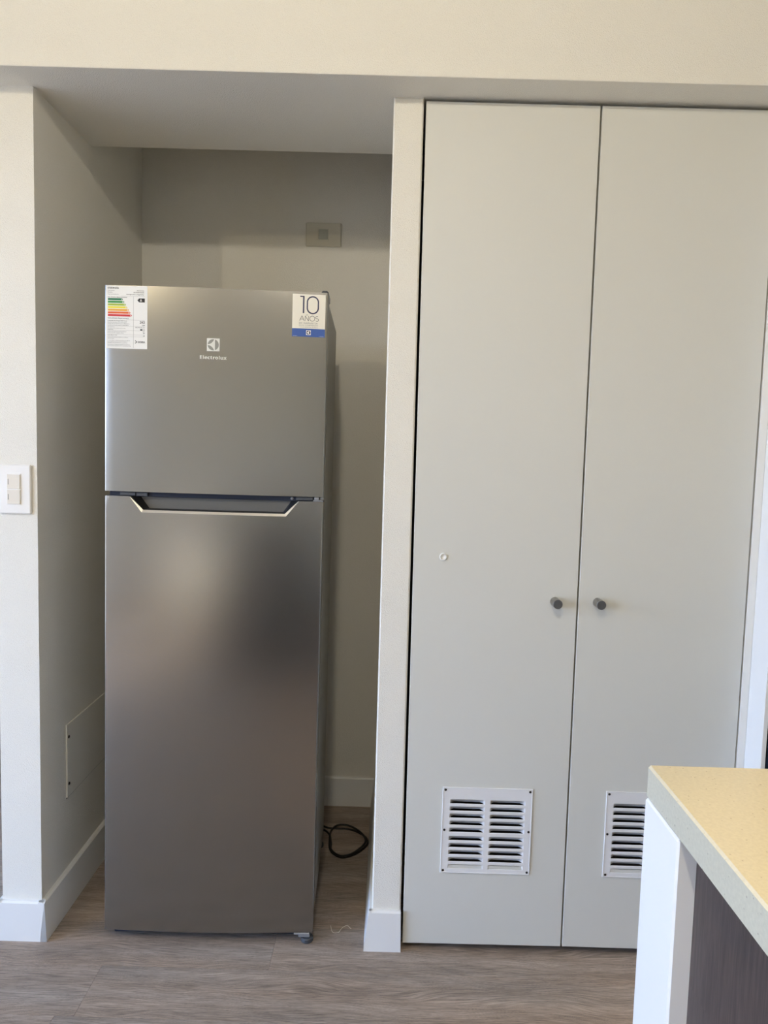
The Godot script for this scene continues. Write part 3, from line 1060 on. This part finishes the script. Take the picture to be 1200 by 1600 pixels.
func build_warranty_sticker(door: Node3D) -> void:
	const XA := 0.5002
	const XB := 0.5878
	const YA := 1.7203
	const YB := 1.8322
	const YM := 1.7420
	var st := mb()
	on_front_rect(st, XA, YA, XB, YB, 0.0003, 6)
	var lb := obj("warranty_sticker", st, M.label_cream, door)
	lb.set_meta("label", "cream and blue warranty sticker with a large 10")
	var L := 0.0006
	st = mb()
	on_front_rect(st, XA, YA, XB, YM, L, 6)
	obj("blue_band", st, M.ink_blue, lb)
	var mm := 0.001
	# large thin numeral
	st = mb()
	stroke(st, [Vector2(XA + 29.5 * mm, YB - 49.5 * mm), Vector2(XA + 29.5 * mm, YB - 4.2 * mm)], 3.9 * mm, L)
	stroke(st, [Vector2(XA + 20.0 * mm, YB - 6.0 * mm), Vector2(XA + 30.0 * mm, YB - 6.0 * mm)], 3.2 * mm, L)
	var cx := XA + 54.0 * mm
	var o := arc(Vector2(cx, YB - 20.0 * mm), Vector2(14.6, 14.2) * mm, 0.0, 180.0, 14)
	o.append_array(arc(Vector2(cx, YB - 35.8 * mm), Vector2(14.6, 14.2) * mm, 180.0, 360.0, 14))
	stroke(st, o, 3.5 * mm, L, true)
	obj("large_numeral", st, M.ink_navy, lb)
	# thin capitals: A N with tilde O S
	st = mb()
	var b := YB - 70.0 * mm
	var h := 13.2 * mm
	var w := 1.1 * mm
	stroke(st, [Vector2(XA + 19.5 * mm, b), Vector2(XA + 25.7 * mm, b + h), Vector2(XA + 31.8 * mm, b)], w, L)
	stroke(st, [Vector2(XA + 21.6 * mm, b + 4.4 * mm), Vector2(XA + 29.7 * mm, b + 4.4 * mm)], w, L)
	stroke(st, [Vector2(XA + 34.6 * mm, b), Vector2(XA + 34.6 * mm, b + h), Vector2(XA + 43.4 * mm, b), Vector2(XA + 43.4 * mm, b + h)], w, L)
	stroke(st, [Vector2(XA + 36.6 * mm, b + h + 2.4 * mm), Vector2(XA + 41.4 * mm, b + h + 2.8 * mm)], w, L)
	stroke(st, arc(Vector2(XA + 53.3 * mm, b + h / 2.0), Vector2(6.7, 6.7) * mm, 0, 360, 28), w, L)
	var s := arc(Vector2(XA + 65.9 * mm, b + h - 3.4 * mm), Vector2(3.4, 3.2) * mm, 40, 270, 12)
	s.append_array(arc(Vector2(XA + 65.9 * mm, b + 3.6 * mm), Vector2(3.9, 3.6) * mm, 90, -150, 12))
	stroke(st, s, w, L)
	obj("thin_capitals", st, M.ink_black, lb)
	st = mb()
	lettering(st, "DE GARANTIA", XA + 18.6 * mm, YB - 78.0 * mm, 4.6 * mm, 49.5 * mm, L)
	lettering(st, "EN EL COMPRESOR", XA + 18.6 * mm, YB - 83.0 * mm, 3.0 * mm, 49.5 * mm, L)
	lettering(st, "Y EN EL SERVICIO TECNICO", XA + 18.6 * mm, YB - 87.4 * mm, 1.9 * mm, 49.5 * mm, L)
	obj("small_capitals", st, M.ink_grey, lb).set_meta("kind", "stuff")
	var sq := mb()
	var pe := mb()
	emblem(sq, pe, Vector2(XA + 43.8 * mm, (YA + YM) / 2.0 + 0.3 * mm), 6.2 * mm, L + 0.0002)
	lettering(sq, "garantia", XA + 3.0 * mm, YA + 1.4 * mm, 1.3 * mm, 10.5 * mm, L + 0.0002)
	lettering(sq, "compresor", XB - 15.0 * mm, YA + 1.4 * mm, 1.3 * mm, 12.5 * mm, L + 0.0002)
	var em := obj("small_emblem", sq, M.label_white, lb)
	obj("emblem_petals", pe, M.ink_navy, lb)
	em.set_meta("label", "small white emblem on the blue band")

# ------------------------------------------------------------------ kitchen island
func build_island() -> void:
	var st := mb()
	cbox(st, Vector3(0.4515, 0.8500, 0.8005), Vector3(1.45, 0.9060, 2.60), 0.0035)
	tag(obj("countertop", st, M.quartz), "thick speckled cream stone countertop at the lower right", "countertop")
	var o := thing("kitchen_island", "kitchen island base under the countertop, white end leg and dark wood side", "kitchen island", Vector3(0.4515, 0, 0.8005))
	st = mb()
	cbox(st, Vector3(-0.0012, 0.0, -0.0002), Vector3(0.1, 0.8499, 0.1405), 0.0035)
	obj("leg", st, M.leg_lacquer, o).set_meta("label", "white lacquered end leg")
	st = mb()
	cbox(st, Vector3(0.1, 0.0, 0.0002), Vector3(0.98, 0.8499, 0.019), 0.001)
	obj("end_panel", st, M.leg_lacquer, o)
	st = mb()
	cbox(st, Vector3(0.0288, 0.0, 0.1405), Vector3(0.055, 0.8400, 1.78), 0.001)
	obj("side_panel", st, M.dark_wood, o).set_meta("label", "dark brown wood side panel")
	st = mb()
	cbox(st, Vector3(0.055, 0.0, 0.1405), Vector3(0.97, 0.8400, 1.78))
	obj("cabinet_body", st, M.dark_wood, o)

# ------------------------------------------------------------------ fittings on the walls
func build_wall_fittings() -> void:
	# light switch on the wall end
	var o := thing("light_switch", "white two-rocker light switch on the end of the left wall", "light switch", Vector3(-1.0070, 1.2875, 0.0))
	var st := mb()
	cbox(st, Vector3(-0.043, -0.067, 0.0), Vector3(0.043, 0.067, 0.0085), 0.003)
	obj("plate", st, M.plate_white, o)
	st = mb()
	cbox(st, Vector3(-0.0222, -0.0420, 0.0085), Vector3(0.0168, 0.0425, 0.0098), 0.0006)
	obj("rocker_frame", st, M.plate_white, o)
	for k in 2:
		st = mb()
		var y0 := 0.0012 if k == 0 else -0.0400
		hexa(st, [Vector3(-0.0200, y0, 0.0096), Vector3(0.0155, y0, 0.0096), Vector3(0.0155, y0 + 0.0388, 0.0096), Vector3(-0.0200, y0 + 0.0388, 0.0096),
			Vector3(-0.0194, y0 + 0.0006, 0.0112), Vector3(0.0149, y0 + 0.0006, 0.0124), Vector3(0.0149, y0 + 0.0382, 0.0124), Vector3(-0.0194, y0 + 0.0382, 0.0112)])
		var rk := obj("rocker", st, M.rocker_ivory, o)
		st = mb()
		cbox(st, Vector3(-0.0172, y0 + 0.012, 0.0108), Vector3(-0.0158, y0 + 0.027, 0.0118))
		obj("indicator", st, M.grey_plastic, rk)
	# outlet plate high on the back wall of the niche
	o = thing("outlet_plate", "cream wall plate with a square grey insert high on the niche back wall", "wall plate", Vector3(-0.2638, 2.2223, -0.8562))
	st = mb()
	cbox(st, Vector3(-0.067, -0.0434, 0.0), Vector3(0.067, 0.0434, 0.009), 0.003)
	obj("plate", st, M.plate_beige, o)
	st = mb()
	cbox(st, Vector3(-0.0222, -0.0225, 0.009), Vector3(0.0200, 0.0225, 0.0108), 0.001)
	obj("insert_frame", st, M.plate_beige, o)
	st = mb()
	cbox(st, Vector3(-0.0185, -0.0190, 0.0100), Vector3(0.0165, 0.0185, 0.0122), 0.0015)
	obj("insert", st, M.insert_grey, o).set_meta("label", "grey square insert")
	# access panel low on the left wall of the niche
	o = thing("access_panel", "screwed access panel low on the left wall of the niche, half behind the refrigerator", "access panel", Vector3(-0.950, 0.3385, -0.1640))
	st = mb()
	cbox(st, Vector3(0.0, 0.0, -0.48), Vector3(0.0045, 0.2285, 0.0), 0.0012)
	obj("panel", st, M.wall_vinyl, o)
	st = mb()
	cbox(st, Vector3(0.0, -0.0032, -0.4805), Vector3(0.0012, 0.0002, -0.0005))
	obj("gasket_or_gap_shade", st, M.black_plastic, o)  # thin dark slab, painted shade of the gap below the panel
	for p in [Vector2(0.188, -0.0115), Vector2(0.041, -0.0115), Vector2(0.188, -0.4685), Vector2(0.041, -0.4685)]:
		st = mb()
		lathe(st, [Vector2(0.0050, 0.0), Vector2(0.0050, 0.001), Vector2(0.0032, 0.0026), Vector2(0.0, 0.0030)], Transform3D(Basis(Vector3.FORWARD, PI / 2), Vector3(0.0045, p.x, p.y)), 14)
		obj("screw", st, M.screw_dark, o)

func build_small_things() -> void:
	# cable of the refrigerator, looped twice on the floor
	var st := mb(true)
	var r := 0.0036
	var pts := []
	for p in [Vector3(-0.29, 0.10, -0.685), Vector3(-0.245, 0.03, -0.690), Vector3(-0.1908, r, -0.6672), Vector3(-0.106, r, -0.6579), Vector3(-0.0568, r, -0.6236), Vector3(-0.0344, r, -0.5842), Vector3(-0.0390, r, -0.5403), Vector3(-0.0744, r, -0.4886),
			Vector3(-0.118, r, -0.4638), Vector3(-0.150, r, -0.4850), Vector3(-0.1665, r, -0.5194), Vector3(-0.171, r, -0.570), Vector3(-0.172, r * 1.6, -0.630), Vector3(-0.152, r * 3.1, -0.668), Vector3(-0.110, r * 3.1, -0.672), Vector3(-0.066, r * 3.0, -0.632),
			Vector3(-0.0420, r * 3.1, -0.578), Vector3(-0.050, r * 3.1, -0.530), Vector3(-0.088, r * 3.1, -0.475), Vector3(-0.128, r * 3.1, -0.462), Vector3(-0.160, r * 3.0, -0.500), Vector3(-0.166, r, -0.565), Vector3(-0.190, r, -0.640), Vector3(-0.30, r, -0.715), Vector3(-0.36, r, -0.730)]:
		pts.append(p)
	tube(st, smooth_path(pts, 8), r, 8)
	tag(obj("power_cord", st, M.cable_black), "black power cord looped on the floor behind the right side of the refrigerator", "cord")
	st = mb(true)
	pts = []
	for p in [Vector3(-0.1310, 0.0012, -0.095), Vector3(-0.1296, 0.0012, -0.0886), Vector3(-0.1252, 0.0012, -0.070), Vector3(-0.1172, 0.0012, -0.0624), Vector3(-0.1050, 0.0012, -0.0655), Vector3(-0.0995, 0.0014, -0.0780), Vector3(-0.0933, 0.0012, -0.0893), Vector3(-0.0843, 0.0013, -0.0967), Vector3(-0.0770, 0.0012, -0.0945), Vector3(-0.0744, 0.0012, -0.0890), Vector3(-0.0690, 0.0012, -0.0840)]:
		pts.append(p)
	tube(st, smooth_path(pts, 6), 0.0008, 6)
	tag(obj("thread", st, M.lint), "pale curly thread lying on the floor between refrigerator and post", "thread")

# dark chair added behind the camera, replaces a person mirrored in the steel
func build_rear_room() -> void:
	var o := thing("added_dark_chair", "unseen charcoal chair added to darken the reflection in the steel", "added_dark_chair", Vector3(-0.42, 0, 2.85))
	var st := mb()
	cbox(st, Vector3(-0.40, 0.08, -0.38), Vector3(0.40, 0.42, 0.30), 0.04)
	obj("seat", st, M.stand_in_dark, o)
	st = mb()
	cbox(st, Vector3(-0.50, 0.08, 0.20), Vector3(0.50, 0.98, 0.40), 0.05)
	obj("backrest", st, M.stand_in_dark, o)
	for s in [-1.0, 1.0]:
		st = mb()
		cbox(st, Vector3(s * 0.45 - 0.06, 0.08, -0.40), Vector3(s * 0.45 + 0.06, 0.62, 0.22), 0.03)
		obj("armrest", st, M.stand_in_dark, o)
		for z in [-0.34, 0.34]:
			st = mb()
			cbox(st, Vector3(s * 0.42 - 0.025, 0.0, z - 0.025), Vector3(s * 0.42 + 0.025, 0.09, z + 0.025), 0.004)
			obj("leg", st, M.dark_wood, o)
